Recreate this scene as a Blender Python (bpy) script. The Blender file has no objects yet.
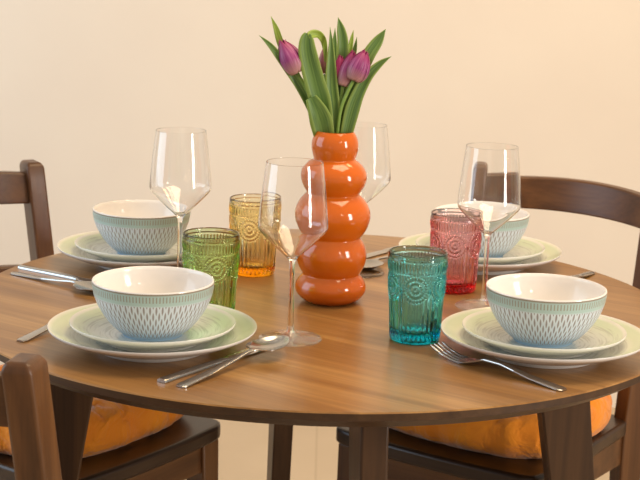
import bpy, bmesh, math, random
from mathutils import Vector, Matrix, noise
random.seed(4)
R = math.radians
PI = math.pi
scene = bpy.context.scene
COL = scene.collection

# ------------------------------------------------------------------ camera
# world origin: on the floor below the centre of the round table; table top at z = 0.75
TT = 0.75
CAM = Vector((-0.007, -2.0925, TT + 0.5216))
PITCH, ROLL, FPX = 0.20322, 0.0310, 1500.0
cam_data = bpy.data.cameras.new('camera')
cam_data.sensor_width = 36.0
cam_data.lens = FPX * 36.0 / 640.0
cam_data.clip_start = 0.05
cam_data.dof.use_dof = True
cam_data.dof.focus_distance = 1.92
cam_data.dof.aperture_fstop = 15.0
cam = bpy.data.objects.new('camera', cam_data)
CAM_ROT = Matrix.Rotation(PI / 2 - PITCH, 3, 'X') @ Matrix.Rotation(ROLL, 3, 'Z')
cam.matrix_world = Matrix.Translation(CAM) @ CAM_ROT.to_4x4()
COL.objects.link(cam)
scene.camera = cam

# ------------------------------------------------------------------ world, lights, exposure
scene.view_settings.view_transform = 'Standard'
scene.view_settings.look = 'None'
scene.view_settings.gamma = 1.0
scene.view_settings.use_curve_mapping = False
scene.view_settings.exposure = 0.28
scene.cycles.max_bounces = 24
scene.cycles.transmission_bounces = 24
world = bpy.data.worlds.new('world')
scene.world = world
world.use_nodes = True
world.node_tree.nodes['Background'].inputs[0].default_value = (1.0, 0.88, 0.74, 1)
world.node_tree.nodes['Background'].inputs[1].default_value = 0.42

def area(name, loc, target, size, size_y, power, color, spread=180):
    d = bpy.data.lights.new(name, 'AREA')
    d.shape = 'RECTANGLE'; d.size = size; d.size_y = size_y
    d.energy = power; d.color = color; d.spread = R(spread)
    o = bpy.data.objects.new(name, d)
    o.location = loc
    o.rotation_euler = (Vector(target) - Vector(loc)).to_track_quat('-Z', 'Y').to_euler()
    COL.objects.link(o)
    return o

# tall window to the right of the camera, soft ceiling lamp, warm lamps, cool daylight from the left
area('window_daylight', (2.55, -1.75, 1.50), (0, 0, 1.0), 0.55, 1.5, 44, (1.0, 0.95, 0.88))
area('ceiling_light', (0.45, -0.1, 2.55), (0.2, 0.0, 0.75), 1.0, 1.0, 20, (1.0, 0.77, 0.50))
area('left_window_daylight', (-2.9, 0.0, 1.7), (-0.7, 1.5, 1.2), 2.4, 2.0, 42, (0.60, 0.80, 1.0))
area('wall_wash_lamp', (1.0, 0.7, 2.6), (0.4, 1.9, 1.5), 0.5, 0.5, 9, (1.0, 0.66, 0.30))
for lx, lz in ((1.20, 1.95),):
    d = bpy.data.lights.new('lamp_bulb', 'POINT')
    d.energy = 6; d.color = (1.0, 0.88, 0.72); d.shadow_soft_size = 0.06
    o = bpy.data.objects.new('lamp_bulb', d); o.location = (lx, -2.15, lz)
    COL.objects.link(o)

# ------------------------------------------------------------------ helpers
def tag(o, label=None, cat=None, group=None, kind=None):
    if label: o['label'] = label
    if cat: o['category'] = cat
    if group: o['group'] = group
    if kind: o['kind'] = kind
    return o

def empty(name, loc, rz=0.0):
    o = bpy.data.objects.new(name, None)
    o.empty_display_size = 0.05
    o.location = loc; o.rotation_euler = (0, 0, rz)
    COL.objects.link(o)
    return o

def link_mesh(name, bm, mat, parent=None, loc=(0, 0, 0), rz=0.0, smooth=True):
    bmesh.ops.recalc_face_normals(bm, faces=bm.faces)
    me = bpy.data.meshes.new(name)
    bm.to_mesh(me); bm.free()
    for p in me.polygons: p.use_smooth = smooth
    if mat: me.materials.append(mat)
    o = bpy.data.objects.new(name, me)
    o.location = loc; o.rotation_euler = (0, 0, rz)
    if parent: o.parent = parent
    COL.objects.link(o)
    return o

def autosmooth(o, ang=35):
    try:
        o.data.set_sharp_from_angle(angle=R(ang))
    except Exception:
        pass

def bevel(o, w=0.003, seg=2):
    m = o.modifiers.new('bevel', 'BEVEL'); m.width = w; m.segments = seg; m.limit_method = 'ANGLE'
    autosmooth(o, 50)
    return o

def copy_tree(o, parent=None):
    c = o.copy(); COL.objects.link(c)
    if parent: c.parent = parent
    for ch in list(o.children): copy_tree(ch, c)
    return c

def catmull(pts, n):
    """smooth resample of tuples with a Catmull-Rom spline, n samples"""
    P = [Vector(p) if len(p) <= 4 else p for p in pts]
    out = []
    m = len(P) - 1
    for i in range(n):
        t = i / (n - 1) * m
        k = min(int(t), m - 1); f = t - k
        p0 = P[max(k - 1, 0)]; p1 = P[k]; p2 = P[k + 1]; p3 = P[min(k + 2, m)]
        out.append(0.5 * ((2 * p1) + (p2 - p0) * f + (2 * p0 - 5 * p1 + 4 * p2 - p3) * f * f + (3 * p1 - p0 - 3 * p2 + p3) * f ** 3))
    return out

def lathe_bm(prof, n=96, uv=None, closed=False, disp=None):
    """revolve (r, z) points about Z.  uv: function(i_profile) -> v; u is the turn 0..1.
    disp: function(theta, r, z, i) -> radial offset"""
    bm = bmesh.new()
    uvl = bm.loops.layers.uv.new('UVMap')
    rings = []
    for i, (r, z) in enumerate(prof):
        if r < 1e-6:
            rings.append([bm.verts.new((0, 0, z))])
        else:
            ring = []
            for k in range(n):
                th = 2 * PI * k / n
                rr = r + (disp(th, r, z, i) if disp else 0)
                ring.append(bm.verts.new((rr * math.cos(th), rr * math.sin(th), z)))
            rings.append(ring)
    vs = [uv(i) if uv else i / (len(prof) - 1) for i in range(len(prof))]
    pairs = [(i, i + 1) for i in range(len(prof) - 1)]
    if closed: pairs.append((len(prof) - 1, 0))
    for i, j in pairs:
        a, b = rings[i], rings[j]
        for k in range(n):
            k2 = (k + 1) % n
            if len(a) == 1 and len(b) == 1: continue
            if len(a) == 1: f = bm.faces.new((a[0], b[k2], b[k])); uu = [(k + .5, vs[i]), (k + 1, vs[j]), (k, vs[j])]
            elif len(b) == 1: f = bm.faces.new((a[k], a[k2], b[0])); uu = [(k, vs[i]), (k + 1, vs[i]), (k + .5, vs[j])]
            else: f = bm.faces.new((a[k], a[k2], b[k2], b[k])); uu = [(k, vs[i]), (k + 1, vs[i]), (k + 1, vs[j]), (k, vs[j])]
            for lp, (u, v) in zip(f.loops, uu): lp[uvl].uv = (u / n, v)
    return bm

def sweep_bm(sections, closed_ends=True):
    """sections: list of rings (lists of Vector, same length) -> skinned tube"""
    bm = bmesh.new()
    rings = [[bm.verts.new(p) for p in s] for s in sections]
    m = len(rings[0])
    for a, b in zip(rings, rings[1:]):
        for k in range(m):
            bm.faces.new((a[k], a[(k + 1) % m], b[(k + 1) % m], b[k]))
    if closed_ends:
        bm.faces.new(rings[0][::-1]); bm.faces.new(rings[-1])
    return bm

def box_section(c, ux, uy, hx, hy):
    return [c + ux * hx * sx + uy * hy * sy for sx, sy in ((-1, -1), (1, -1), (1, 1), (-1, 1))]

def tube_bm(pts, radii, m=10):
    secs = []
    up = Vector((0.1, 1, 0.2))
    for i, p in enumerate(pts):
        t = (pts[min(i + 1, len(pts) - 1)] - pts[max(i - 1, 0)]).normalized()
        x = t.cross(up).normalized(); y = x.cross(t).normalized()
        r = radii[i] if isinstance(radii, (list, tuple)) else radii
        secs.append([p + x * r * math.cos(2 * PI * k / m) + y * r * math.sin(2 * PI * k / m) for k in range(m)])
    return sweep_bm(secs)

# ------------------------------------------------------------------ materials
def new_mat(name):
    m = bpy.data.materials.new(name); m.use_nodes = True
    nt = m.node_tree
    return m, nt, nt.nodes['Principled BSDF']

def N(nt, typ, **kw):
    n = nt.nodes.new(typ)
    for k, v in kw.items():
        setattr(n, k, v)
    return n

def math_node(nt, op, a, b=None, c=None):
    n = nt.nodes.new('ShaderNodeMath'); n.operation = op
    for i, x in enumerate((a, b, c)):
        if x is None: continue
        if isinstance(x, (int, float)): n.inputs[i].default_value = x
        else: nt.links.new(x, n.inputs[i])
    return n.outputs[0]

def ramp(nt, fac, stops, interp='LINEAR'):
    n = nt.nodes.new('ShaderNodeValToRGB')
    cr = n.color_ramp; cr.interpolation = interp
    while len(cr.elements) < len(stops): cr.elements.new(0.5)
    for e, (p, c) in zip(cr.elements, stops):
        e.position = p; e.color = (*c, 1)
    nt.links.new(fac, n.inputs[0])
    return n.outputs[0]

def mix(nt, fac, a, b, blend='MIX'):
    n = nt.nodes.new('ShaderNodeMix'); n.data_type = 'RGBA'; n.blend_type = blend
    for s, x in ((n.inputs[0], fac), (n.inputs[6], a), (n.inputs[7], b)):
        if isinstance(x, (int, float)): s.default_value = x
        elif isinstance(x, tuple): s.default_value = (*x, 1) if len(x) == 3 else x
        else: nt.links.new(x, s)
    return n.outputs[2]

def bump(nt, bsdf, height, strength, dist=0.01):
    b = nt.nodes.new('ShaderNodeBump'); b.inputs['Strength'].default_value = strength
    b.inputs['Distance'].default_value = dist
    nt.links.new(height, b.inputs['Height']); nt.links.new(b.outputs[0], bsdf.inputs['Normal'])

def lin(r, g, b):
    f = lambda c: (c / 255 / 12.92) if c / 255 <= 0.04045 else ((c / 255 + 0.055) / 1.055) ** 2.4
    return (f(r), f(g), f(b))

def plain(name, col, rough=0.5, metal=0.0, spec=0.5, coat=0.0):
    m, nt, b = new_mat(name)
    b.inputs['Base Color'].default_value = (*col, 1)
    b.inputs['Roughness'].default_value = rough
    b.inputs['Metallic'].default_value = metal
    b.inputs['Specular IOR Level'].default_value = spec
    b.inputs['Coat Weight'].default_value = coat
    return m

def wood(name, dark, mid, light, rough, rot=0.0, scale=1.0, spec=0.5, axis='X'):
    m, nt, b = new_mat(name)
    tc = N(nt, 'ShaderNodeTexCoord')
    mp = N(nt, 'ShaderNodeMapping')
    mp.inputs['Rotation'].default_value = (0, 0, rot)
    nt.links.new(tc.outputs['Object'], mp.inputs[0])
    st = N(nt, 'ShaderNodeMapping')
    st.inputs['Scale'].default_value = {'X': (1.6 * scale, 26 * scale, 26 * scale), 'Z': (26 * scale, 26 * scale, 1.6 * scale)}[axis]
    nt.links.new(mp.outputs[0], st.inputs[0])
    n1 = N(nt, 'ShaderNodeTexNoise'); n1.inputs['Scale'].default_value = 1.0; n1.inputs['Detail'].default_value = 5; n1.inputs['Distortion'].default_value = 0.6
    nt.links.new(st.outputs[0], n1.inputs[0])
    st2 = N(nt, 'ShaderNodeMapping')
    st2.inputs['Scale'].default_value = {'X': (5 * scale, 190 * scale, 190 * scale), 'Z': (190 * scale, 190 * scale, 5 * scale)}[axis]
    nt.links.new(mp.outputs[0], st2.inputs[0])
    n2 = N(nt, 'ShaderNodeTexNoise'); n2.inputs['Scale'].default_value = 1.0; n2.inputs['Detail'].default_value = 3
    nt.links.new(st2.outputs[0], n2.inputs[0])
    c1 = ramp(nt, n1.outputs[0], [(0.30, dark), (0.5, mid), (0.70, light)])
    c2 = ramp(nt, n2.outputs[0], [(0.30, (0.62, 0.60, 0.58)), (0.62, (1, 1, 1))])
    col = mix(nt, 0.55, c1, c2, 'MULTIPLY')
    nt.links.new(col, b.inputs['Base Color'])
    b.inputs['Roughness'].default_value = rough
    b.inputs['Specular IOR Level'].default_value = spec
    bump(nt, b, n2.outputs[0], 0.05, 0.002)
    return m

M = {}
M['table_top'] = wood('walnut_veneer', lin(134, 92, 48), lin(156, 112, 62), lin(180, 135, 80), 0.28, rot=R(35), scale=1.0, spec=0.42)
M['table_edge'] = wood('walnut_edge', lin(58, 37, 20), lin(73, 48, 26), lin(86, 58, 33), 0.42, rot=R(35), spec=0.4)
M['table_leg'] = wood('walnut_leg', lin(58, 36, 18), lin(76, 49, 26), lin(92, 61, 33), 0.42, axis='Z', spec=0.4)
M['chair'] = wood('brown_chair_wood', lin(76, 47, 24), lin(98, 62, 33), lin(114, 76, 42), 0.36, axis='Z', spec=0.45)
M['chair_rail'] = wood('brown_rail_wood', lin(76, 47, 24), lin(98, 62, 33), lin(114, 76, 42), 0.36, axis='X', spec=0.45)
M['seat'] = wood('brown_seat_wood', lin(44, 28, 17), lin(58, 38, 23), lin(70, 47, 29), 0.34, axis='X', spec=0.45)

def m_wall():
    m, nt, b = new_mat('cream_plaster')
    tc = N(nt, 'ShaderNodeTexCoord')
    n = N(nt, 'ShaderNodeTexNoise'); n.inputs['Scale'].default_value = 3.0; n.inputs['Detail'].default_value = 6
    nt.links.new(tc.outputs['Object'], n.inputs[0])
    nt.links.new(ramp(nt, n.outputs[0], [(0.3, (0.79, 0.70, 0.60)), (0.7, (0.82, 0.735, 0.63))]), b.inputs['Base Color'])
    b.inputs['Roughness'].default_value = 0.9; b.inputs['Specular IOR Level'].default_value = 0.2
    bump(nt, b, n.outputs[0], 0.15, 0.004)
    return m
M['wall'] = m_wall()

def m_floor():
    m, nt, b = new_mat('pale_floor_tile')
    tc = N(nt, 'ShaderNodeTexCoord')
    br = N(nt, 'ShaderNodeTexBrick'); br.offset = 0.0; br.squash = 1.0
    br.inputs['Scale'].default_value = 1.0; br.inputs['Mortar Size'].default_value = 0.003
    br.inputs['Brick Width'].default_value = 0.6; br.inputs['Row Height'].default_value = 0.6
    br.inputs['Color1'].default_value = (*lin(206, 184, 154), 1); br.inputs['Color2'].default_value = (*lin(202, 180, 150), 1)
    br.inputs['Mortar'].default_value = (*lin(192, 170, 140), 1)
    nt.links.new(tc.outputs['Object'], br.inputs[0])
    n = N(nt, 'ShaderNodeTexNoise'); n.inputs['Scale'].default_value = 5.0; n.inputs['Detail'].default_value = 5
    nt.links.new(tc.outputs['Object'], n.inputs[0])
    c = mix(nt, 0.25, br.outputs['Color'], ramp(nt, n.outputs[0], [(0.3, (0.8, 0.78, 0.74)), (0.7, (1, 1, 1))]), 'MULTIPLY')
    nt.links.new(c, b.inputs['Base Color'])
    b.inputs['Roughness'].default_value = 0.55
    return m
M['floor'] = m_floor()

M['vase'] = plain('orange_glaze', lin(212, 100, 14), 0.10, spec=0.5, coat=0.3)
M['steel'] = plain('polished_steel', (0.50, 0.485, 0.46), 0.20, metal=1.0)
M['white_glaze'] = plain('white_glaze', lin(238, 232, 226), 0.12, spec=0.5)
M['tag'] = plain('white_ribbon', (0.8, 0.78, 0.75), 0.7)

def m_glass(name, col, rough=0.0, ior=1.46):
    m, nt, b = new_mat(name)
    b.inputs['Base Color'].default_value = (*col, 1)
    b.inputs['Roughness'].default_value = rough
    b.inputs['IOR'].default_value = ior
    b.inputs['Transmission Weight'].default_value = 1.0
    return m
def m_thin_glass(name, absorb, density, clear, ior=1.47):
    """clear glass surface; colour comes from absorption in the body of the glass"""
    m, nt, b = new_mat(name)
    b.inputs['Base Color'].default_value = (1, 1, 1, 1)
    b.inputs['Roughness'].default_value = 0.0
    b.inputs['IOR'].default_value = ior
    b.inputs['Transmission Weight'].default_value = 1.0
    out = nt.nodes['Material Output']
    if density:
        v = N(nt, 'ShaderNodeVolumeAbsorption')
        v.inputs['Color'].default_value = (*absorb, 1); v.inputs['Density'].default_value = density
        nt.links.new(v.outputs[0], out.inputs['Volume'])
    return m
def m_foot_glass():
    m, nt, b = new_mat('foot_glass')
    b.inputs['Base Color'].default_value = (1, 1, 1, 1); b.inputs['Roughness'].default_value = 0.0
    b.inputs['IOR'].default_value = 1.5; b.inputs['Transmission Weight'].default_value = 1.0
    tr = N(nt, 'ShaderNodeBsdfTransparent'); mx = N(nt, 'ShaderNodeMixShader'); mx.inputs[0].default_value = 0.40
    nt.links.new(b.outputs[0], mx.inputs[1]); nt.links.new(tr.outputs[0], mx.inputs[2])
    nt.links.new(mx.outputs[0], nt.nodes['Material Output'].inputs['Surface'])
    return m
M['foot_glass'] = m_foot_glass()
M['clear_glass'] = m_thin_glass('clear_glass', None, 0, 0.0, 1.5)

def m_dash_bowl():
    """pale blue glaze with a mint band under the rim and rows of staggered tan dashes pressed in it"""
    m, nt, b = new_mat('dash_glaze')
    uv = N(nt, 'ShaderNodeUVMap'); sp = N(nt, 'ShaderNodeSeparateXYZ')
    nt.links.new(uv.outputs[0], sp.inputs[0])
    u, v = sp.outputs[0], sp.outputs[1]        # v: 0 at foot .. 1 at rim
    un = math_node(nt, 'MULTIPLY', u, 60.0)
    P = 0.235
    def family(du, dv, half):
        fu = math_node(nt, 'FRACT', math_node(nt, 'ADD', un, du))
        a = math_node(nt, 'ABSOLUTE', math_node(nt, 'SUBTRACT', fu, 0.5))
        fv = math_node(nt, 'FRACT', math_node(nt, 'DIVIDE', math_node(nt, 'ADD', v, dv), P))
        d = math_node(nt, 'ABSOLUTE', math_node(nt, 'SUBTRACT', fv, 0.5))
        e = math_node(nt, 'ADD', math_node(nt, 'DIVIDE', a, 0.20), math_node(nt, 'POWER', math_node(nt, 'DIVIDE', d, half), 2.0))
        return math_node(nt, 'MINIMUM', 1.0, math_node(nt, 'MAXIMUM', 0.0, math_node(nt, 'MULTIPLY', math_node(nt, 'SUBTRACT', 1.0, e), 2.5)))
    body = math_node(nt, 'MAXIMUM', family(0.0, 0.10, 0.43), family(0.5, 0.10 + P / 2, 0.43))
    inbody = math_node(nt, 'MULTIPLY', math_node(nt, 'GREATER_THAN', v, 0.05), math_node(nt, 'LESS_THAN', v, 0.79))
    body = math_node(nt, 'MULTIPLY', body, inbody)
    fb = math_node(nt, 'FRACT', math_node(nt, 'MULTIPLY', u, 116.0))
    bandd = math_node(nt, 'MULTIPLY', math_node(nt, 'LESS_THAN', math_node(nt, 'ABSOLUTE', math_node(nt, 'SUBTRACT', fb, 0.5)), 0.20),
                      math_node(nt, 'MULTIPLY', math_node(nt, 'GREATER_THAN', v, 0.855), math_node(nt, 'LESS_THAN', v, 0.955)))
    base = ramp(nt, v, [(0.0, lin(164, 196, 224)), (0.10, lin(178, 206, 230)), (0.26, lin(208, 220, 233)), (0.78, lin(216, 224, 232)), (0.81, lin(180, 203, 198)), (0.965, lin(176, 198, 192)), (0.985, lin(150, 138, 120))])
    c = mix(nt, bandd, base, lin(160, 158, 144))
    c = mix(nt, math_node(nt, 'MULTIPLY', body, 0.85), c, lin(142, 128, 124))
    nt.links.new(c, b.inputs['Base Color'])
    b.inputs['Roughness'].default_value = 0.30
    b.inputs['Specular IOR Level'].default_value = 0.4
    bump(nt, b, math_node(nt, 'SUBTRACT', 1.0, math_node(nt, 'MAXIMUM', body, bandd)), 0.25, 0.001)
    return m
M['bowl_out'] = m_dash_bowl()

def m_plate(name, rings, freq, green):
    """white glaze with a soft green rim band and broken concentric pencil rings"""
    m, nt, b = new_mat(name)
    tc = N(nt, 'ShaderNodeTexCoord'); sp = N(nt, 'ShaderNodeSeparateXYZ')
    nt.links.new(tc.outputs['Object'], sp.inputs[0])
    r = math_node(nt, 'SQRT', math_node(nt, 'ADD', math_node(nt, 'POWER', sp.outputs[0], 2.0), math_node(nt, 'POWER', sp.outputs[1], 2.0)))
    base = ramp(nt, math_node(nt, 'DIVIDE', r, 0.15), rings)
    th = math_node(nt, 'ARCTAN2', sp.outputs[1], sp.outputs[0])
    cx = N(nt, 'ShaderNodeCombineXYZ')
    nt.links.new(math_node(nt, 'MULTIPLY', r, freq), cx.inputs[0])
    nt.links.new(math_node(nt, 'MULTIPLY', th, 1.6), cx.inputs[1])
    n = N(nt, 'ShaderNodeTexNoise'); n.inputs['Scale'].default_value = 1.0; n.inputs['Detail'].default_value = 4
    nt.links.new(cx.outputs[0], n.inputs[0])
    line = ramp(nt, n.outputs[0], [(0.50, (0, 0, 0)), (0.62, (1, 1, 1))])
    lo, hi = green
    inside = math_node(nt, 'MULTIPLY', math_node(nt, 'GREATER_THAN', r, lo), math_node(nt, 'LESS_THAN', r, hi))
    # the drawing stays on the upper face
    geo = N(nt, 'ShaderNodeNewGeometry'); gs = N(nt, 'ShaderNodeSeparateXYZ')
    nt.links.new(geo.outputs['Normal'], gs.inputs[0])
    up = math_node(nt, 'GREATER_THAN', gs.outputs[2], 0.2)
    c = mix(nt, math_node(nt, 'MULTIPLY', math_node(nt, 'MULTIPLY', line, inside), 0.5), base, lin(164, 164, 150))
    c = mix(nt, up, lin(226, 222, 218), c)
    nt.links.new(c, b.inputs['Base Color'])
    b.inputs['Roughness'].default_value = 0.18
    return m
M['dinner_plate'] = m_plate('dinner_plate_glaze',
    [(0.0, lin(226, 224, 214)), (0.50, lin(212, 214, 204)), (0.66, lin(206, 209, 198)), (0.71, lin(216, 219, 202)), (0.76, lin(206, 214, 184)), (0.83, lin(205, 214, 184)), (0.855, lin(224, 224, 206)), (0.868, lin(236, 231, 222))], 300, (0.055, 0.108))
M['side_plate'] = m_plate('side_plate_glaze',
    [(0.0, lin(228, 227, 220)), (0.46, lin(222, 224, 212)), (0.55, lin(213, 218, 199)), (0.60, lin(205, 215, 186)), (0.655, lin(207, 216, 188)), (0.672, lin(228, 226, 214)), (0.684, lin(236, 231, 222))], 360, (0.03, 0.094))

def m_cloth():
    m, nt, b = new_mat('orange_cloth')
    tc = N(nt, 'ShaderNodeTexCoord')
    n = N(nt, 'ShaderNodeTexNoise'); n.inputs['Scale'].default_value = 16; n.inputs['Detail'].default_value = 5; n.inputs['Distortion'].default_value = 0.8
    nt.links.new(tc.outputs['Object'], n.inputs[0])
    nt.links.new(ramp(nt, n.outputs[0], [(0.3, lin(226, 126, 6)), (0.7, lin(240, 146, 16))]), b.inputs['Base Color'])
    b.inputs['Roughness'].default_value = 0.85
    b.inputs['Sheen Weight'].default_value = 0.3
    bump(nt, b, n.outputs[0], 0.9, 0.022)
    return m
M['cloth'] = m_cloth()

def m_leaf(name, c1, c2, c3, edge=None, base=None, tip=None):
    m, nt, b = new_mat(name)
    uv = N(nt, 'ShaderNodeUVMap'); mp = N(nt, 'ShaderNodeMapping'); mp.inputs['Scale'].default_value = (9, 0.8, 1)
    oi = N(nt, 'ShaderNodeObjectInfo')
    sh = N(nt, 'ShaderNodeVectorMath'); sh.operation = 'ADD'
    rnd = N(nt, 'ShaderNodeCombineXYZ')
    nt.links.new(math_node(nt, 'MULTIPLY', oi.outputs['Random'], 31.0), rnd.inputs[2])
    nt.links.new(uv.outputs[0], mp.inputs[0])
    nt.links.new(mp.outputs[0], sh.inputs[0]); nt.links.new(rnd.outputs[0], sh.inputs[1])
    n = N(nt, 'ShaderNodeTexNoise'); n.inputs['Scale'].default_value = 1.5; n.inputs['Detail'].default_value = 3
    nt.links.new(sh.outputs[0], n.inputs[0])
    c = ramp(nt, n.outputs[0], [(0.32, c1), (0.5, c2), (0.68, c3)])
    sp = N(nt, 'ShaderNodeSeparateXYZ'); nt.links.new(uv.outputs[0], sp.inputs[0])
    if edge:   # paler margins of the blade
        d = math_node(nt, 'ABSOLUTE', math_node(nt, 'SUBTRACT', sp.outputs[0], 0.5))
        c = mix(nt, ramp(nt, d, [(0.28, (0, 0, 0)), (0.5, (0.8, 0.8, 0.8))]), c, edge)
    if base:   # petals are paler where they join the stem and deepest at the tip
        c = mix(nt, ramp(nt, sp.outputs[1], [(0.04, (0.85, 0.85, 0.85)), (0.42, (0, 0, 0))]), c, base)
        c = mix(nt, ramp(nt, sp.outputs[1], [(0.62, (0, 0, 0)), (0.97, (0.9, 0.9, 0.9))]), c, tip)
    nt.links.new(c, b.inputs['Base Color'])
    b.inputs['Roughness'].default_value = 0.45
    return m
M['leaf'] = m_leaf('tulip_leaf_green', lin(70, 102, 46), lin(96, 128, 58), lin(124, 152, 76), edge=lin(150, 170, 78))
M['leaf_pale'] = m_leaf('tulip_leaf_lime', lin(120, 146, 44), lin(150, 172, 62), lin(176, 192, 86))
M['stem'] = m_leaf('tulip_stem_green', lin(112, 146, 58), lin(136, 168, 76), lin(158, 186, 96))
M['petal'] = m_leaf('tulip_petal_purple', lin(126, 38, 96), lin(150, 62, 118), lin(174, 98, 142), base=lin(196, 150, 140), tip=lin(150, 22, 84))
M['petal_dark'] = m_leaf('tulip_petal_magenta', lin(128, 18, 78), lin(152, 28, 92), lin(172, 48, 110))
M['petal_pale'] = m_leaf('tulip_petal_pink', lin(150, 78, 94), lin(176, 108, 112), lin(190, 140, 126))

# ------------------------------------------------------------------ room
def slab(name, lo, hi, mat):
    bm = bmesh.new()
    bmesh.ops.create_cube(bm, size=1.0)
    for v in bm.verts:
        v.co = Vector([lo[i] + (v.co[i] + 0.5) * (hi[i] - lo[i]) for i in range(3)])
    return tag(link_mesh(name, bm, mat, smooth=False), kind='structure')
slab('floor', (-3.2, -3.6, -0.05), (3.2, 1.95, 0.0), M['floor'])
slab('wall_back', (-3.2, 1.90, 0.0), (3.2, 2.0, 3.0), M['wall'])

# ------------------------------------------------------------------ table
TR = 0.505
def make_table():
    t = empty('dining_table', (0, 0, 0))
    tag(t, 'round walnut dining table on four splayed panel legs, set for a meal', 'table')
    # top: crisp upper edge, underside chamfered inwards
    prof = [(0, TT), (TR - 0.0015, TT), (TR, TT - 0.0015), (TR, TT - 0.010), (TR - 0.022, TT - 0.024), (0, TT - 0.024)]
    bm = lathe_bm(prof, 192)
    o = link_mesh('tabletop', bm, M['table_top'], t)
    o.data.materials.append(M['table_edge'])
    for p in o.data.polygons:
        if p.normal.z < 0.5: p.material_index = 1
    autosmooth(o, 25)
    for k in range(4):
        a = R(9.5) + k * PI / 2
        rad = Vector((math.cos(a), math.sin(a), 0)); tan = Vector((-math.sin(a), math.cos(a), 0))
        secs = []
        for z, ri, ro, w in ((TT - 0.024, 0.312, 0.397, 0.017), (TT - 0.10, 0.321, 0.400, 0.017), (0.35, 0.372, 0.437, 0.0165), (0.0, 0.418, 0.464, 0.016)):
            c = rad * ((ri + ro) / 2) + Vector((0, 0, z))
            secs.append(box_section(c, rad, tan, (ro - ri) / 2, w))
        lo = link_mesh('leg', sweep_bm(secs), M['table_leg'], t, smooth=False)
        bevel(lo, 0.003)
    return t
make_table()

# ------------------------------------------------------------------ chairs
def post_y(z): return -0.222 - max(0.0, z - 0.42) * 0.155 - max(0.0, 0.42 - z) * 0.05

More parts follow.
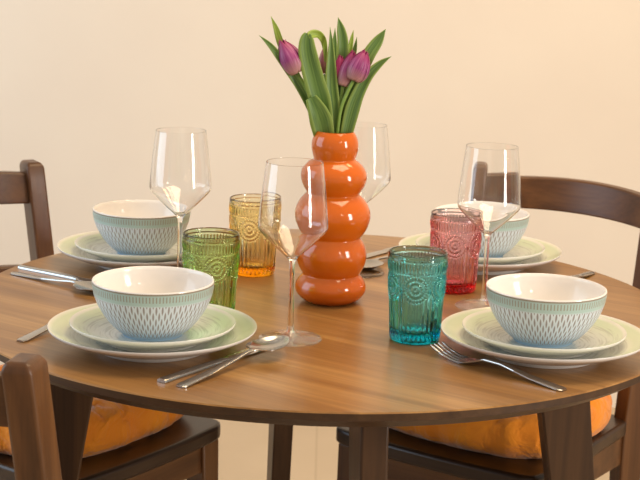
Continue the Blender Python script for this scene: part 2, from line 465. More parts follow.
def make_chair(label):
    c = empty('dining_chair', (0, 0, 0))
    tag(c, label, 'chair', 'brown wooden dining chairs around the table')
    # saddled seat slab with rounded front corners
    bm = bmesh.new()
    nx, ny = 24, 22
    def outline(u, v):
        # u,v in -1..1 -> rounded trapezoid
        x = u * (0.196 - 0.010 * (1 - v) / 2)
        y = -0.229 + (v + 1) / 2 * 0.399
        if v > 0: y += -0.012 * u * u * v
        k = max(0.0, abs(u) - 0.86) / 0.14; l = max(0.0, abs(v) - 0.86) / 0.14
        if k > 0 and l > 0:
            s = 1 - 0.30 * min(k, l)
            x -= math.copysign(0.14 * 0.19 * min(k, l) * 0.30 * k, u); y -= math.copysign(0.14 * 0.18 * min(k, l) * 0.30 * l, v)
        return x, y
    def ztop(u, v): return 0.452 - 0.009 * max(0, 1 - u * u) * max(0, 1 - ((v + 0.2) / 1.1) ** 2) - 0.012 * max(0.0, v - 0.75) ** 2 * 16 * 0.06
    top = [[None] * (nx + 1) for _ in range(ny + 1)]; bot = [[None] * (nx + 1) for _ in range(ny + 1)]
    for j in range(ny + 1):
        for i in range(nx + 1):
            u = -1 + 2 * i / nx; v = -1 + 2 * j / ny
            x, y = outline(u, v)
            top[j][i] = bm.verts.new((x, y, ztop(u, v)))
            ins = 0.0
            bot[j][i] = bm.verts.new((x * (1 - ins), y * (1 - ins), 0.424))
    for j in range(ny):
        for i in range(nx):
            bm.faces.new((top[j][i], top[j][i + 1], top[j + 1][i + 1], top[j + 1][i]))
            bm.faces.new((bot[j][i], bot[j + 1][i], bot[j + 1][i + 1], bot[j][i + 1]))
    for i in range(nx):
        for j in (0, ny): bm.faces.new((top[j][i], top[j][i + 1], bot[j][i + 1], bot[j][i]))
    for j in range(ny):
        for i in (0, nx): bm.faces.new((top[j][i], top[j + 1][i], bot[j + 1][i], bot[j][i]))
    s = link_mesh('seat', bm, M['seat'], c); bevel(s, 0.006, 3)
    # front legs, square and slightly tapered
    for sx in (-1, 1):
        secs = []
        for z, h in ((0.424, 0.021), (0.0, 0.016)):
            secs.append(box_section(Vector((sx * (0.160 + (0.424 - z) * 0.02), 0.132 + (0.424 - z) * 0.02, z)), Vector((1, 0, 0)), Vector((0, 1, 0)), h, h))
        bevel(link_mesh('front_leg', sweep_bm(secs), M['chair'], c, smooth=False), 0.003)
    # rear posts: one piece from the floor to the top of the back, turned inwards
    for sx in (-1, 1):
        ang = R(26) * sx
        ux = Vector((math.cos(ang), math.sin(ang), 0)); uy = Vector((-math.sin(ang), math.cos(ang), 0))
        secs = []
        for z in (0.0, 0.2, 0.38, 0.44, 0.55, 0.68, 0.80, 0.842, 0.850):
            w = 0.0165; d = 0.024 if z > 0.3 else 0.019 + 0.005 * z / 0.3
            if z > 0.845: w -= 0.005; d -= 0.005
            secs.append(box_section(Vector((sx * (0.178 + 0.004 * z), post_y(z), z)), ux, uy, w, d))
        bevel(link_mesh('back_post', sweep_bm(secs), M['chair'], c, smooth=False), 0.004, 3)
    # curved back rails between the posts
    for name, zc, hh, sag in (('top_rail', 0.802, 0.0275, 0.062), ('lower_rail', 0.640, 0.022, 0.058)):
        secs = []
        n = 24
        for i in range(n + 1):
            u = -1 + 2 * i / n
            x = u * 0.181
            y = post_y(zc) + 0.002 - sag * (1 - abs(u) ** 2.0)
            ty = sag * 2 * u / 0.181
            t = Vector((1, ty, 0)).normalized(); nrm = Vector((-t.y, t.x, 0))
            lean = Vector((0, -0.155, 1)).normalized()
            hz = hh * (1 + 0.10 * (1 - u * u))
            secs.append(box_section(Vector((x, y, zc + 0.006 * (1 - u * u))), nrm, lean, 0.0105, hz))
        bevel(link_mesh(name, sweep_bm(secs), M['chair_rail'], c, smooth=False), 0.003, 2)
    # aprons under the seat
    def bar(name, a, b, h, w):
        a, b = Vector(a), Vector(b); t = (b - a).normalized(); nrm = Vector((-t.y, t.x, 0))
        link_mesh(name, sweep_bm([box_section(a, nrm, Vector((0, 0, 1)), w, h), box_section(b, nrm, Vector((0, 0, 1)), w, h)]), M['chair_rail'], c, smooth=False)
    bar('front_apron', (-0.142, 0.138, 0.398), (0.142, 0.138, 0.398), 0.026, 0.009)
    bar('rear_apron', (-0.165, -0.218, 0.398), (0.165, -0.218, 0.398), 0.026, 0.009)
    for sx in (-1, 1):
        bar('side_apron', (sx * 0.164, 0.112, 0.398), (sx * 0.172, -0.200, 0.398), 0.026, 0.009)
    return c

def place_chair(c, O, f):
    c.location = (O[0], O[1], 0); c.rotation_euler = (0, 0, math.atan2(-f[0], f[1]))

proto = make_chair('brown wooden chair behind the table at the left, orange cushion on its seat')
BLf, BRf, FLf = (0.826, -0.565), (-0.57, -0.82), (0.58, 0.815)
BLo, BRo, FLo = (-0.396, 0.268), (0.270, 0.347), (-0.277, -0.326)
place_chair(proto, BLo, BLf)
ch = copy_tree(proto); place_chair(ch, BRo, BRf)
ch['label'] = 'brown wooden chair behind the table at the right, its arched back rail above the rim'
ch = copy_tree(proto); place_chair(ch, FLo, FLf)
ch['label'] = 'brown wooden chair nearest the camera, only its right back post showing at lower left'

# ------------------------------------------------------------------ cushions
def make_cushion(label, seed):
    bm = bmesh.new()
    n = 72
    tufts = [(0.088 * p, 0.084 * q) for p in (-1, 0, 1) for q in (-1, 0, 1)]
    def fold(x, y):
        w = 0.0
        for q, (tx, ty) in enumerate(tufts):
            d = math.hypot(x - tx, y - ty); a = math.atan2(y - ty, x - tx)
            w -= 0.024 * math.exp(-(d / 0.022) ** 2)
            r = abs(math.sin(a * 3.5 + seed + q * 1.7 + 1.2 * noise.noise(Vector((x * 14, y * 14, seed)))))
            w -= 0.019 * (1 - r) ** 3 * math.exp(-((d - 0.02) / 0.040) ** 2)
        w -= 0.016 * (1 - min(1.0, 5 * abs(noise.noise(Vector((x * 9 + seed, y * 9 - seed, 0.4)))))) ** 2
        return w
    top, bot = [], []
    for j in range(n + 1):
        rt, rb = [], []
        for i in range(n + 1):
            u = math.sin((-1 + 2 * i / n) * PI / 2); v = math.sin((-1 + 2 * j / n) * PI / 2)
            x = u * math.sqrt(1 - 0.30 * v * v) * 0.194; y = v * math.sqrt(1 - 0.30 * u * u) * 0.168
            e = max(0.0, (1 - u ** 6) * (1 - v ** 6))
            ea = math.atan2(v, u); edge = max(abs(u), abs(v))
            ruff = 1 + 0.016 * math.sin(ea * 15 + 9 * noise.noise(Vector((math.cos(ea) * 2, math.sin(ea) * 2, seed)))) * edge ** 4
            x *= ruff; y *= ruff
            zt = 0.036 + 0.050 * e ** 0.30 + fold(x, y) * min(1, e ** .5)
            zb = 0.036 - 0.036 * min(1.0, e * 1.5) ** 0.40
            rt.append(bm.verts.new((x, y, zt)))
            rb.append(rt[-1] if (i in (0, n) or j in (0, n)) else bm.verts.new((x, y, zb)))
        top.append(rt); bot.append(rb)
    for j in range(n):
        for i in range(n):
            bm.faces.new((top[j][i], top[j][i + 1], top[j + 1][i + 1], top[j + 1][i]))
            q = (bot[j][i], bot[j + 1][i], bot[j + 1][i + 1], bot[j][i + 1])
            try: bm.faces.new(q)
            except ValueError: pass
    root = empty('seat_cushion', (0, 0, 0))
    tag(root, label, 'cushion', 'orange seat cushions')
    cu = link_mesh('cushion_pad', bm, M['cloth'], root)
    for tx, ty in tufts:
        b2 = bmesh.new(); bmesh.ops.create_uvsphere(b2, u_segments=12, v_segments=8, radius=0.008)
        for v in b2.verts: v.co.z *= 0.45
        link_mesh('tuft_button', b2, M['cloth'], root, (tx, ty, 0.0630))
    return root

def place_on(o, O, f, z): o.location = (O[0], O[1], z); o.rotation_euler = (0, 0, math.atan2(-f[0], f[1]))
cu1 = make_cushion('orange tufted seat cushion on the chair at the left', 1.0)
place_on(cu1, (BLo[0] - 0.044 * BLf[0] + 0.010, BLo[1] - 0.044 * BLf[1] + 0.014), BLf, 0.4470)
bm = sweep_bm([box_section(Vector((0.0, 0.0, z)), Vector((1, 0, 0)), Vector((0, 1, 0)), 0.0045, 0.0006) for z in (0.0, 0.028)])
link_mesh('care_label', bm, M['tag'], cu1, (0.150, 0.152, 0.0015), smooth=False)
cu2 = make_cushion('orange tufted seat cushion on the chair at the right', 4.2)
place_on(cu2, (BRo[0] - 0.040 * BRf[0], BRo[1] - 0.040 * BRf[1]), BRf, 0.4470)

# ------------------------------------------------------------------ crockery
def make_dinner_plate(label):
    top = [(0, .0100), (.070, .0100)] + [(.070 + .0600 * t, .0100 + .0195 * t ** 1.45) for t in [i / 14 for i in range(1, 15)]]
    rim = [(.1308, .0301), (.1311, .0291), (.1306, .0280)]
    under = [(.070 + .0590 * t, .0062 + .0197 * t ** 1.5) for t in [i / 12 for i in range(12, 1, -1)]]
    foot = [(.0715, .0062), (.0700, .0006), (.0690, 0.0), (.0670, 0.0), (.0660, .0006), (.0655, .0040), (0, .0040)]
    bm = lathe_bm(top + rim + under + foot, 128)
    o = link_mesh('dinner_plate', bm, M['dinner_plate']); autosmooth(o, 50)
    return tag(o, label, 'plate', 'dinner plates')
def make_side_plate(label):
    top = [(0, .0075), (.055, .0075)] + [(.055 + .0480 * t, .0075 + .0170 * t ** 1.6) for t in [i / 14 for i in range(1, 15)]]
    rim = [(.1037, .0251), (.1041, .0241), (.1036, .0231)]
    under = [(.055 + .0475 * t, .0040 + .0172 * t ** 1.7) for t in [i / 12 for i in range(12, 1, -1)]]
    foot = [(.0615, .0036), (.0608, .0004), (.0600, 0.0), (.0580, 0.0), (.0572, .0004), (.0568, .0030), (0, .0030)]
    o = link_mesh('side_plate', lathe_bm(top + rim + under + foot, 128), M['side_plate']); autosmooth(o, 50)
    return tag(o, label, 'plate', 'side plates')
def bowl_r(t):   # t 0..1 from foot to rim, outside
    return .0385 + (.0763 - .0385) * (1 - (1 - t) ** 1.9) ** 0.86
def make_bowl(label):
    root = empty('bowl', (0, 0, 0)); tag(root, label, 'bowl', 'patterned bowls')
    H0, H1 = 0.003, 0.0690
    n = 26
    ts = [(i / n) ** 1.35 for i in range(n + 1)]
    outer = [(0, .003), (.0340, .003), (.0352, 0.0), (.0372, 0.0), (.0380, .0012), (bowl_r(0), H0)]
    k0 = len(outer) - 1
    outer += [(bowl_r(t), H0 + (H1 - H0) * t) for t in ts[1:]]
    # v along the wall by arc length
    arc = [0.0]
    for a, b in zip(outer[k0:], outer[k0 + 1:]): arc.append(arc[-1] + math.hypot(a[0] - b[0], a[1] - b[1]))
    L = arc[-1]
    def uvf(i): return 0.0 if i < k0 else arc[i - k0] / L
    o = link_mesh('bowl_shell', lathe_bm(outer, 160, uvf), M['bowl_out'], root); autosmooth(o, 50)
    inner = [(bowl_r(1), H1), (bowl_r(1) - .0004, H1 + .0012), (bowl_r(1) - .0016, H1 + .0016), (bowl_r(1) - .0028, H1 + .0008)]
    inner += [(max(bowl_r(t) - .0034, 0), H0 + .0040 + (H1 - H0 - .0040) * t) for t in reversed(ts[1:-1])]
    inner += [(.026, H0 + .0028), (0, H0 + .0026)]
    o = link_mesh('inner_glaze', lathe_bm(inner, 128), M['white_glaze'], root); autosmooth(o, 50)
    return root

PLACES = {  # centre, sitter's facing, words
    'NL': ((-0.214, -0.265), FLf, 'nearest the camera at the left'),
    'NR': ((0.282, -0.238), (-0.58, 0.815), 'nearest the camera at the right'),
    'BL': ((-0.287, 0.213), BLf, 'behind at the left'),
    'BR': ((0.251, 0.275), BRf, 'behind at the right'),
}
LAB = {
    'NL': ('large green-rimmed plate in the front left setting, by knife and spoon', 'small green plate under the front left bowl', 'white-lined bowl with tan dashes on the front left plates'),
    'NR': ('large green-rimmed plate in the front right setting, beside the fork', 'small green plate under the front right bowl', 'white-lined bowl with tan dashes on the front right plates'),
    'BL': ('large green-rimmed plate in the back left setting, near the chair post', 'small green plate under the back left bowl', 'white-lined bowl with tan dashes on the back left plates'),
    'BR': ('large green-rimmed plate in the back right setting, behind the pink tumbler', 'small green plate under the back right bowl', 'white-lined bowl with tan dashes behind the right wine glass'),
}
dp = sd = bw = None
for key, (c, f, w) in PLACES.items():
    l1, l2, l3 = LAB[key]
    if dp is None:
        a, b_, d_ = make_dinner_plate(l1), make_side_plate(l2), make_bowl(l3)
        dp, sd, bw = a, b_, d_
    else:
        a, b_, d_ = copy_tree(dp), copy_tree(sd), copy_tree(bw)
        a['label'], b_['label'], d_['label'] = l1, l2, l3
    rz = math.atan2(-f[0], f[1])
    a.location = (*c, TT); b_.location = (*c, TT + .0102); d_.location = (*c, TT + .0179)
    for o in (a, b_, d_): o.rotation_euler = (0, 0, rz)

# ------------------------------------------------------------------ wine glasses
def make_wine_glass(label):
    root = empty('wine_glass', (0, 0, 0)); tag(root, label, 'glass', 'clear wine glasses')
    th = 0.0011
    prof_c = [(.0035, .098), (.0050, .1045), (.0090, .1095), (.0200, .1195), (.0320, .1310), (.0410, .1405), (.0445, .1460), (.0452, .1515), (.0446, .1600), (.0428, .1790), (.0406, .2000), (.0384, .2180), (.0366, .2320)]
    outer = [(p.x, p.y) for p in catmull([(r, z, 0) for r, z in prof_c], 64)]
    inner = []
    for i, (r, z) in enumerate(outer):
        if z < .1085: continue
        a, b = outer[max(i - 1, 0)], outer[min(i + 1, len(outer) - 1)]
        t = Vector((b[0] - a[0], b[1] - a[1])).normalized()
        tk = th * (1.0 - 0.6 * max(0.0, (z - .15) / .082))
        inner.append((max(r - t.y * tk, 0.0005), z + t.x * tk))
    foot = [(0, 0), (.0405, 0.0), (.0412, .0006), (.0405, .0014), (.030, .0020), (.018, .0029), (.0095, .0050), (.0058, .0090), (0, .0090)]
    stem = [(0, .0092), (.0056, .0092), (.0048, .0130), (.0041, .0190), (.0036, .040), (.0034, .065), (.0034, .085)]
    rim = [(.0366 - .00002, .2323), (.0366 - .00010, .23245), (.0366 - .00034, .23245), (.0366 - .00042, .2323)]
    outer.insert(-1, (outer[-1][0] + .00006, .2316)); inner.insert(-1, (inner[-1][0] + .00006, .2316))
    inner_dn = inner[::-1]
    bottom = [(inner_dn[-1][0] * .5, inner_dn[-1][1] - .0008), (0, inner_dn[-1][1] - .0010)]
    prof = stem + outer + rim + inner_dn + bottom
    o = link_mesh('stemmed_cup', lathe_bm(prof, 128), M['clear_glass'], root); autosmooth(o, 60)
    o = link_mesh('foot', lathe_bm(foot, 96), M['foot_glass'], root); autosmooth(o, 60)
    return root
wg = None
for (x, y), lab in (((-0.042, -0.203), 'clear wine glass in front of the vase, nearest the camera'),
                    ((-0.213, 0.066), 'clear wine glass between the two left bowls'),
                    ((0.054, 0.195), 'clear wine glass half hidden behind the orange vase'),
                    ((0.231, 0.001), 'clear wine glass in front of the pink tumbler at the right')):
    o = make_wine_glass(lab) if wg is None else copy_tree(wg)
    wg = wg or o
    o['label'] = lab; o.location = (x, y, TT + 0.0002)

# ------------------------------------------------------------------ pressed glass tumblers
def make_tumbler(label, col, name):
    def emboss(th, r, z, i):
        if z < 0.006 or i >= n_out: return 0.0
        d = 0.0
        NM = 6
        # medallions round the middle
        seg = 2 * PI / NM
        local = (th + seg / 2) % seg - seg / 2
        dx = local * 0.0375; dz = z - 0.0745
        q = math.hypot(dx, dz); fi = math.atan2(dz, dx)
        if q < 0.0186:
            d += 0.0008 * math.cos(2 * PI * q / 0.0062)
            if q > 0.0115: d += 0.0007 * math.cos(fi * 26)
            elif 0.004 < q < 0.0105: d += 0.00035 * math.cos(fi * 14)
            d += 0.0005
        elif z > 0.0945 and z < 0.109:
            t = (z - 0.0945) / 0.0145
            d += 0.0014 * abs(math.cos(th * 26)) * math.sin(PI * t) ** .5
        elif z <= 0.0745:
            # flutes below, up to the scalloped edge of the medallions
            t = min(1.0, (z - 0.006) / 0.006)
            d += -0.0030 * t + 0.0032 * t * abs(math.cos(th * 16))
        elif z < 0.0945:
            d += 0.0003 * math.sin(th * 60)
        if abs(z - 0.0945) < 0.0012 or abs(z - 0.110) < 0.0011: d = max(d, 0.0009)
        return d
    nz = 96
    outer = [(0.0, 0.0015), (0.0255, 0.0015), (0.0285, 0.0), (0.0308, 0.0), (0.0325, 0.0016)]
    for i in range(nz + 1):
        t = i / nz
        z = 0.004 + t * (0.1155 - 0.004)
        r = 0.0330 + (0.0384 - 0.0330) * min(1, z / 0.1155)
        outer.append((r, z))
    n_out = len(outer)
    prof = outer + [(0.0383, .1168), (0.03815, .1174), (0.0376, .1180), (0.0368, .1180), (0.03625, .1174), (0.0360, .1166)]
    for i in range(24):
        t = i / 23
        z = .1150 - t * (.1150 - .018)
        prof.append((0.0358 - 0.0012 * min(1, t * 5) - 0.0056 * t, z))
    prof += [(0.0275, .0140), (0.0230, .0122), (0, .0118)]
    m = m_thin_glass(name, *col, 0.0)
    o = link_mesh('tumbler', lathe_bm(prof, 416, disp=emboss), m)
    return tag(o, label, 'glass', 'pressed coloured glass tumblers')
for (x, y), col, nm, lab, rz in (
        ((0.121, -0.187), ((0.0, 0.91, 0.95), 150), 'teal_glass', 'teal blue pressed glass tumbler right of the vase', 1.50),
        ((-0.154, -0.108), ((0.64, 0.90, 0.10), 120), 'green_glass', 'green pressed glass tumbler behind the front left bowl', 1.9),
        ((-0.109, 0.170), ((1.0, 0.89, 0.35), 150), 'amber_glass', 'amber yellow pressed glass tumbler left of the vase', 1.45),
        ((0.195, 0.098), ((0.98, 0.38, 0.44), 112), 'pink_glass', 'pink pressed glass tumbler behind the right wine glass', 1.50)):
    o = make_tumbler(lab, col, nm)
    o.location = (x, y, TT + 0.0002); o.rotation_euler = (0, 0, rz - PI - 0.03)

# ------------------------------------------------------------------ cutlery
def strip_bm(st, nc=9):
    """st: rows (s along, half width, z of underside centre, edge rise, thickness) -> solid strip along +X"""
    bm = bmesh.new()
    rows = []
    for s, hw, z, rise, th in st:
        top, bot = [], []
        for i in range(nc):
            u = -1 + 2 * i / (nc - 1)
            zz = z + rise * u * u
            edge = 0.55 + 0.45 * math.sqrt(max(0, 1 - u * u))
            top.append(bm.verts.new((s, u * hw, zz + th * edge)))
            bot.append(bm.verts.new((s, u * hw, zz)))
        rows.append((top, bot))
    for (ta, ba), (tb, bb) in zip(rows, rows[1:]):
        for i in range(nc - 1):
            bm.faces.new((ta[i], ta[i + 1], tb[i + 1], tb[i])); bm.faces.new((ba[i], bb[i], bb[i + 1], ba[i + 1]))
        bm.faces.new((ta[0], tb[0], bb[0], ba[0])); bm.faces.new((ta[-1], ba[-1], bb[-1], tb[-1]))
    for t, b in (rows[0], rows[-1]):
        for i in range(nc - 1): bm.faces.new((t[i], b[i], b[i + 1], t[i + 1]))
    return bm

def stations(keys, n):
    return [tuple(v) for v in _interp(keys, n)]
def _interp(keys, n):
    import itertools
    out = []
    s0, s1 = keys[0][0], keys[-1][0]
    for i in range(n):
        s = s0 + (s1 - s0) * i / (n - 1)
        for a, b in zip(keys, keys[1:]):
            if s <= b[0] + 1e-9:
                f = (s - a[0]) / (b[0] - a[0]); f = f * f * (3 - 2 * f) if False else f
                out.append([a[j] + (b[j] - a[j]) * f for j in range(5)]); break
    # light smoothing of everything but s
    for _ in range(2):
        out = [out[0]] + [[out[k][0]] + [(out[k - 1][j] + 2 * out[k][j] + out[k + 1][j]) / 4 for j in range(1, 5)] for k in range(1, n - 1)] + [out[-1]]
    return out

def orient(o, p, q, z=TT):
    o.location = (p[0], p[1], z + 0.0003)
    o.rotation_euler = (0, 0, math.atan2(q[1] - p[1], q[0] - p[0]))

def spoon_bm():
    k = [(0, .0050, .0003, 0, .0022), (.004, .0078, .0003, 0, .0024), (.05, .0062, .0018, 0, .0022), (.10, .0040, .0052, 0, .0026), (.128, .0030, .0078, 0, .0030), (.140, .0042, .0078, .0005, .0026)]
    n = 14
    for i in range(1, n + 1):
        t = i / n
        hw = .0235 * math.sin(PI * (0.10 + 0.90 * t) ** 0.82) ** 0.62 if t < 1 else 0.002
        dish = .0070 * math.sin(PI * min(t, .999)) ** .8
        k.append((.142 + .066 * t, max(hw, .002), .0088 - dish * 1.2 + .001 * t, dish, .0016))
    k[-1] = (k[-1][0], .0028, .0085, .0002, .0014)
    return strip_bm(stations(k, 110), 15)
def knife_bm():
    k = [(0, .0060, .0, 0, .0048), (.003, .0070, .0, 0, .0046), (.07, .0062, .0, 0, .0050), (.115, .0055, .0, 0, .0048), (.122, .0060, .0004, 0, .0030), (.128, .0088, .0008, 0, .0020), (.19, .0100, .0008, 0, .0018), (.225, .0082, .0008, 0, .0016), (.240, .0030, .0008, 0, .0012), (.242, .0012, .0008, 0, .001)]
    return strip_bm(stations(k, 110), 9)
def fork_bm():
    k = [(0, .0050, .0003, 0, .0022), (.004, .0078, .0003, 0, .0024), (.05, .0062, .0040, 0, .0024), (.095, .0038, .0100, 0, .0028), (.122, .0034, .0095, 0, .0030), (.134, .0075, .0050, .0003, .0024), (.144, .0122, .0020, .0006, .0020), (.156, .0132, .0010, .0006, .0019)]
    bm = strip_bm(stations(k, 90), 11)
    for q in range(4):
        yc = (-1.5 + q) * .0074
        st = [(.1545, .0021, .0012, 0, .0018), (.170, .0020, .0022, 0, .0018), (.185, .0018, .0058, 0, .0017), (.198, .0015, .0110, 0, .0016), (.202, .0006, .0128, 0, .0012)]
        b2 = strip_bm(stations(st, 24), 5)
        for v in b2.verts: v.co.y += yc
        me = bpy.data.meshes.new('tine_tmp'); b2.to_mesh(me); b2.free(); bm.from_mesh(me); bpy.data.meshes.remove(me)
    return bm
def cutlery(name, bm, label, group, p, q):
    o = link_mesh(name, bm, M['steel']); autosmooth(o, 55)
    tag(o, label, name, group); orient(o, p, q)
    return o
G = {'knife': 'steel knives', 'fork': 'steel forks', 'spoon': 'steel spoons'}
cutlery('knife', knife_bm(), 'steel knife beside the spoon, right of the front left plates', G['knife'], (-0.187, -0.414), (-0.047, -0.213))
cutlery('spoon', spoon_bm(), 'steel spoon on the near side of the knife, right of the front left plates', G['spoon'], (-0.164, -0.431), (-0.066, -0.290)).rotation_euler[1] = -R(2.6)
cutlery('fork', fork_bm(), 'steel fork left of the front left plates, only its handle end showing', G['fork'], (-0.383, -0.260), (-0.300, -0.085))
cutlery('fork', fork_bm(), 'steel fork with raised tines in front of the front right plates', G['fork'], (0.286, -0.398), (0.141, -0.250))
cutlery('knife', knife_bm(), 'steel knife pointing from the left table edge towards the back left plates', G['knife'], (-0.466, 0.156), (-0.268, 0.022))
cutlery('spoon', spoon_bm(), 'steel spoon beside the knife at the left edge of the table', G['spoon'], (-0.470, 0.116), (-0.302, -0.008))
cutlery('knife', knife_bm(), 'dark reflecting knife behind the vase and teal tumbler', G['knife'], (0.176, 0.450), (0.048, 0.285))
cutlery('spoon', spoon_bm(), 'dark reflecting spoon behind the vase, in front of the knife there', G['spoon'], (0.146, 0.372), (0.060, 0.205))
cutlery('fork', fork_bm(), 'steel fork at the back right setting, handle end showing past the bowl rim', G['fork'], (0.428, 0.243), (0.330, 0.075))

# ------------------------------------------------------------------ vase
def make_vase():
    necks = [(.0335, 0.0), (.0405, .0410), (.0402, .0945), (.0362, .1570), (.0292, .2065), (.0255, .2462)]
    bulge = [.0518, .0508, .0548, .0476, .0336]
    prof = [(0, .002), (.031, .002), (.0330, 0.0)]
    for (r0, z0), (r1, z1), rb in zip(necks, necks[1:], bulge):
        n = 22
        for i in range(n):
            t = i / n
            # fat rounded bulge sampled densely near the necks
            tt = 0.5 - 0.5 * math.cos(PI * t)
            rn = r0 + (r1 - r0) * tt
            s = (1 - abs(2 * tt - 1) ** 2.0) ** 0.95
            prof.append((rn + (rb - rn) * s, z0 + (z1 - z0) * tt))
    # soften the creases a little
    for _ in range(5):
        prof = prof[:3] + [((prof[k - 1][0] + 2 * prof[k][0] + prof[k + 1][0]) / 4, (prof[k - 1][1] + 2 * prof[k][1] + prof[k + 1][1]) / 4) for k in range(3, len(prof) - 1)] + [prof[-1]]
    prof += [(.0262, .2455), (.0245, .2462), (.0228, .2450), (.0222, .2400), (.0225, .2200), (.0220, .19), (.0220, .06), (0, .05)]
    o = link_mesh('vase', lathe_bm(prof, 128), M['vase'])
    o.location = (0.010, 0.008, TT)
    return tag(o, 'glossy orange vase of five stacked bulges in the middle of the table', 'vase')
make_vase()

# ------------------------------------------------------------------ tulips in the vase
VY = 0.012
def at(u, v, dy=0.0):
    """bouquet drawing grid: u to the right and v downwards in steps of 1.4 mm, standing upright above the vase"""
    return Vector((0.0055 + 0.001401 * (u - 332) - 0.0000435 * (140 - v), VY + dy, 0.9830 + 0.0000434 * (u - 332) + 0.0013997 * (140 - v)))
PX = 1 / 697.0

def leaf_obj(pts, mat, parent, fold=0.25, twist=0.0):
    """pts: (px, py, dy, width px); a creased blade with a midrib, thin but solid"""
    sp = catmull([(p[0], p[1], p[2] * 1000, p[3]) for p in pts], 26)
    bm = bmesh.new(); uvl = bm.loops.layers.uv.new('UVMap')
    P = [at(s[0], s[1], s[2] / 1000) for s in sp]
    rows = []
    nc = 7
    for i, p in enumerate(P):
        t = (P[min(i + 1, 25)] - P[max(i - 1, 0)]).normalized()
        side = t.cross(Vector((0, -1, 0)))
        side = side.normalized() if side.length > 1e-4 else Vector((1, 0, 0))
        nrm = side.cross(t).normalized()
        tw = twist * (i / 25)
        s2 = side * math.cos(tw) + nrm * math.sin(tw); n2 = nrm * math.cos(tw) - side * math.sin(tw)
        w = max(sp[i][3], 0.3) * PX / 2
        rows.append([bm.verts.new(p + s2 * (w * u) + n2 * (w * fold * (abs(u) ** 1.4 - .5))) for u in [-1 + 2 * k / (nc - 1) for k in range(nc)]])
    for i in range(25):
        for k in range(nc - 1):
            f = bm.faces.new((rows[i][k], rows[i][k + 1], rows[i + 1][k + 1], rows[i + 1][k]))
            for lp, (u, v) in zip(f.loops, ((k, i), (k + 1, i), (k + 1, i + 1), (k, i + 1))): lp[uvl].uv = (u / (nc - 1), v / 25)
    o = link_mesh('leaf', bm, mat, parent)
    s = o.modifiers.new('thickness', 'SOLIDIFY'); s.thickness = 0.0007; s.offset = 0
    return o

def flower(base, tip, width, dy, mats, parent, spin=0.0, openness=0.0):
    b = at(*base, dy); t = at(*tip, dy)
    ax = t - b; L = ax.length; az = ax.normalized()
    x = az.cross(Vector((0.2, -1, 0.1))).normalized(); y = az.cross(x).normalized()
    Rm = width * PX / 2
    for k in range(6):
        inner = k % 2
        a0 = spin + k * PI / 3
        bm = bmesh.new(); uvl = bm.loops.layers.uv.new('UVMap')
        ns, nc = 16, 9
        rows = []
        hl = L * (0.95 + 0.06 * ((k * 37) % 5) / 4)
        for i in range(ns + 1):
            s = i / ns
            rr = Rm * (0.16 + 0.84 * math.sin(PI * min(1, (s * 0.92 + 0.10)) ** 0.80) ** 0.75) * (0.90 if inner else 1.0)
            rr = max(rr, Rm * (0.30 if s > .5 else 0.1)) + openness * Rm * s * s
            half = R(48) * (math.sin(PI * min(1.0, s * 0.86 + 0.14) ** 1.15) ** 0.6 if s < 1 else 0) + R(1.0)
            row = []
            for c in range(nc):
                u = -1 + 2 * c / (nc - 1)
                an = a0 + half * u
                r2 = rr * (1 - 0.05 * u * u)
                row.append(bm.verts.new(b + az * (s * hl) + (x * math.cos(an) + y * math.sin(an)) * r2))
            rows.append(row)
        for i in range(ns):
            for c in range(nc - 1):
                f = bm.faces.new((rows[i][c], rows[i][c + 1], rows[i + 1][c + 1], rows[i + 1][c]))
                for lp, (u, v) in zip(f.loops, ((c, i), (c + 1, i), (c + 1, i + 1), (c, i + 1))): lp[uvl].uv = (u / (nc - 1), v / ns)
        o = link_mesh('petal', bm, mats[inner % len(mats)], parent)
        m = o.modifiers.new('thickness', 'SOLIDIFY'); m.thickness = 0.0006; m.offset = 0

def tulip(label, flower_args, stem_pts, leaves, stem_r=0.0026):
    root = empty('tulip', at(332, 140)); tag(root, label, 'tulip', 'purple tulips in the orange vase')
    parts0 = set(bpy.data.objects)
    P = [at(s[0], s[1], s[2]) for s in stem_pts]
    pts = catmull([(p.x, p.y, p.z) for p in P], 36)
    link_mesh('stem', tube_bm(pts, stem_r), M['stem'], root)
    if flower_args: flower(*flower_args, root)
    for lf in leaves: leaf_obj(*lf[:2], root, *lf[2:])
    for o in set(bpy.data.objects) - parts0:
        if o.parent is root: o.matrix_parent_inverse = Matrix.Translation(-root.location)
    return root

B = (332, 152, 0.0)
# the one leaning left
tulip('purple tulip leaning out to the left of the bunch',
      ((297.5, 72), (281.5, 39), 24, -0.004, [M['petal']]) , [(297.5, 73, -0.004), (306, 88, -0.003), (316, 112, 0), (326, 150, 0.0)],
      [([(260, 35, -.01, 0), (271, 45, -.01, 5), (284, 62, -.008, 8), (299, 84, -.004, 9), (311, 106, 0, 10), (319.5, 128, 0, 8), (323, 150, 0, 6)], M['leaf'], 0.4),
       ([(271, 17, .012, 0), (276, 29, .012, 5), (280, 42, .012, 7), (288, 60, .010, 8), (303, 90, .006, 8), (317, 122, .004, 7), (324, 148, .003, 6)], M['leaf_pale'], 0.3)])
# front right, largest
tulip('large purple tulip at the front right of the bunch',
      ((353, 79), (366, 49.5), 23, -0.010, [M['petal']], ), [(353, 80, -0.010), (347, 92, -0.010), (340, 112, -0.008), (336, 150, -0.004)],
      [([(391, 56, -.004, 0), (380, 63, -.004, 6), (368, 75, -.006, 10), (358.5, 92, -.008, 12), (351.5, 112, -.008, 14), (343, 150, -.006, 10)], M['leaf'], 0.45),
       ([(385.5, 29.5, .008, 0), (378, 41, .008, 10), (368, 56, .006, 13), (359, 76, .004, 13), (351, 103, .002, 13), (342, 150, 0, 9)], M['leaf'], 0.3)])
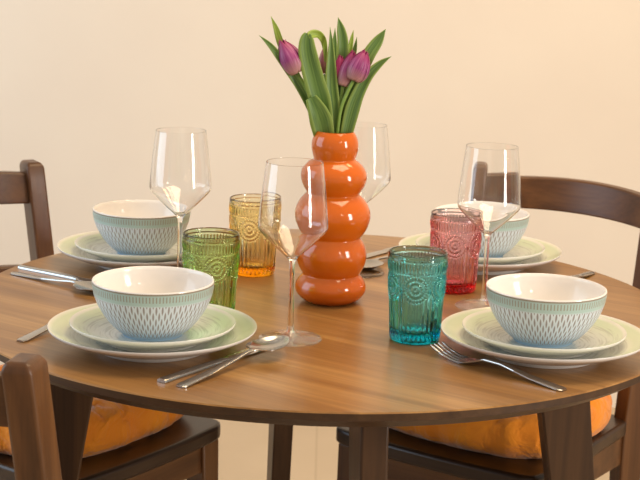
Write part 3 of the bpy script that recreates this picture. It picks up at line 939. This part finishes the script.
# its neighbour, slimmer
tulip('slimmer purple tulip leaning against the front right one',
      ((342.5, 85), (354, 50), 17, -0.002, [M['petal']]), [(342.5, 86, -0.002), (340.5, 100, -0.002), (338, 120, -0.002), (334, 150, 0)],
      [([(338, 18, .010, 0), (341, 30, .010, 8), (343, 46, .010, 11), (341.5, 72, .008, 12), (339, 100, .004, 11), (335, 150, .002, 8)], M['leaf'], 0.35),
       ([(353.5, 31, .020, 0), (351.5, 42, .020, 4), (349, 60, .018, 5), (345, 100, .012, 6), (339, 150, .006, 5)], M['leaf_pale'], 0.3),
       ([(357, 38, .022, 0), (355, 50, .022, 4), (352, 66, .020, 5), (346, 104, .014, 6), (340, 150, .008, 5)], M['leaf'], 0.3)])
# dark one hidden in the middle
tulip('dark magenta tulip half hidden in the middle of the bunch',
      ((337, 80), (341, 55), 15, 0.004, [M['petal_dark']]), [(337, 81, 0.004), (336, 100, 0.003), (334, 150, 0.002)],
      [([(330, 27, -.004, 0), (331, 42, -.004, 4), (331, 62, -.005, 9), (331.5, 84, -.006, 12), (334, 110, -.006, 12), (335, 150, -.004, 9)], M['leaf'], 0.4),
       ([(335, 28, .002, 0), (334.5, 44, .002, 5), (334, 64, .001, 6), (334, 90, 0, 7), (334, 150, 0, 6)], M['leaf'], 0.3)])
# pale one at the back, behind the curled leaf
tulip('pale pink tulip behind the big curled leaf',
      ((325, 74), (323.5, 50), 12, 0.016, [M['petal_pale']]), [(325, 75, 0.016), (327, 100, 0.010), (331, 150, 0.003)],
      [([(308.5, 33.0, -.012, 7), (307.2, 38, -.013, 13), (307.3, 48, -.013, 17), (310, 62, -.012, 19), (315, 82, -.012, 20), (321, 104, -.010, 21), (328, 150, -.006, 14)], M['leaf'], 0.35),
       ([(325, 64, .008, 1), (325.3, 52, .008, 4), (323.5, 41, .004, 6), (319, 34.5, -.002, 7), (313, 33.5, -.008, 8), (308.5, 35, -.0125, 6)], M['leaf_pale'], 0.3),
       ([(311, 96, -.016, 11), (314, 102, -.016, 15), (318.5, 112, -.015, 20), (322, 124, -.012, 22), (327, 150, -.006, 16)], M['leaf'], 0.35)])
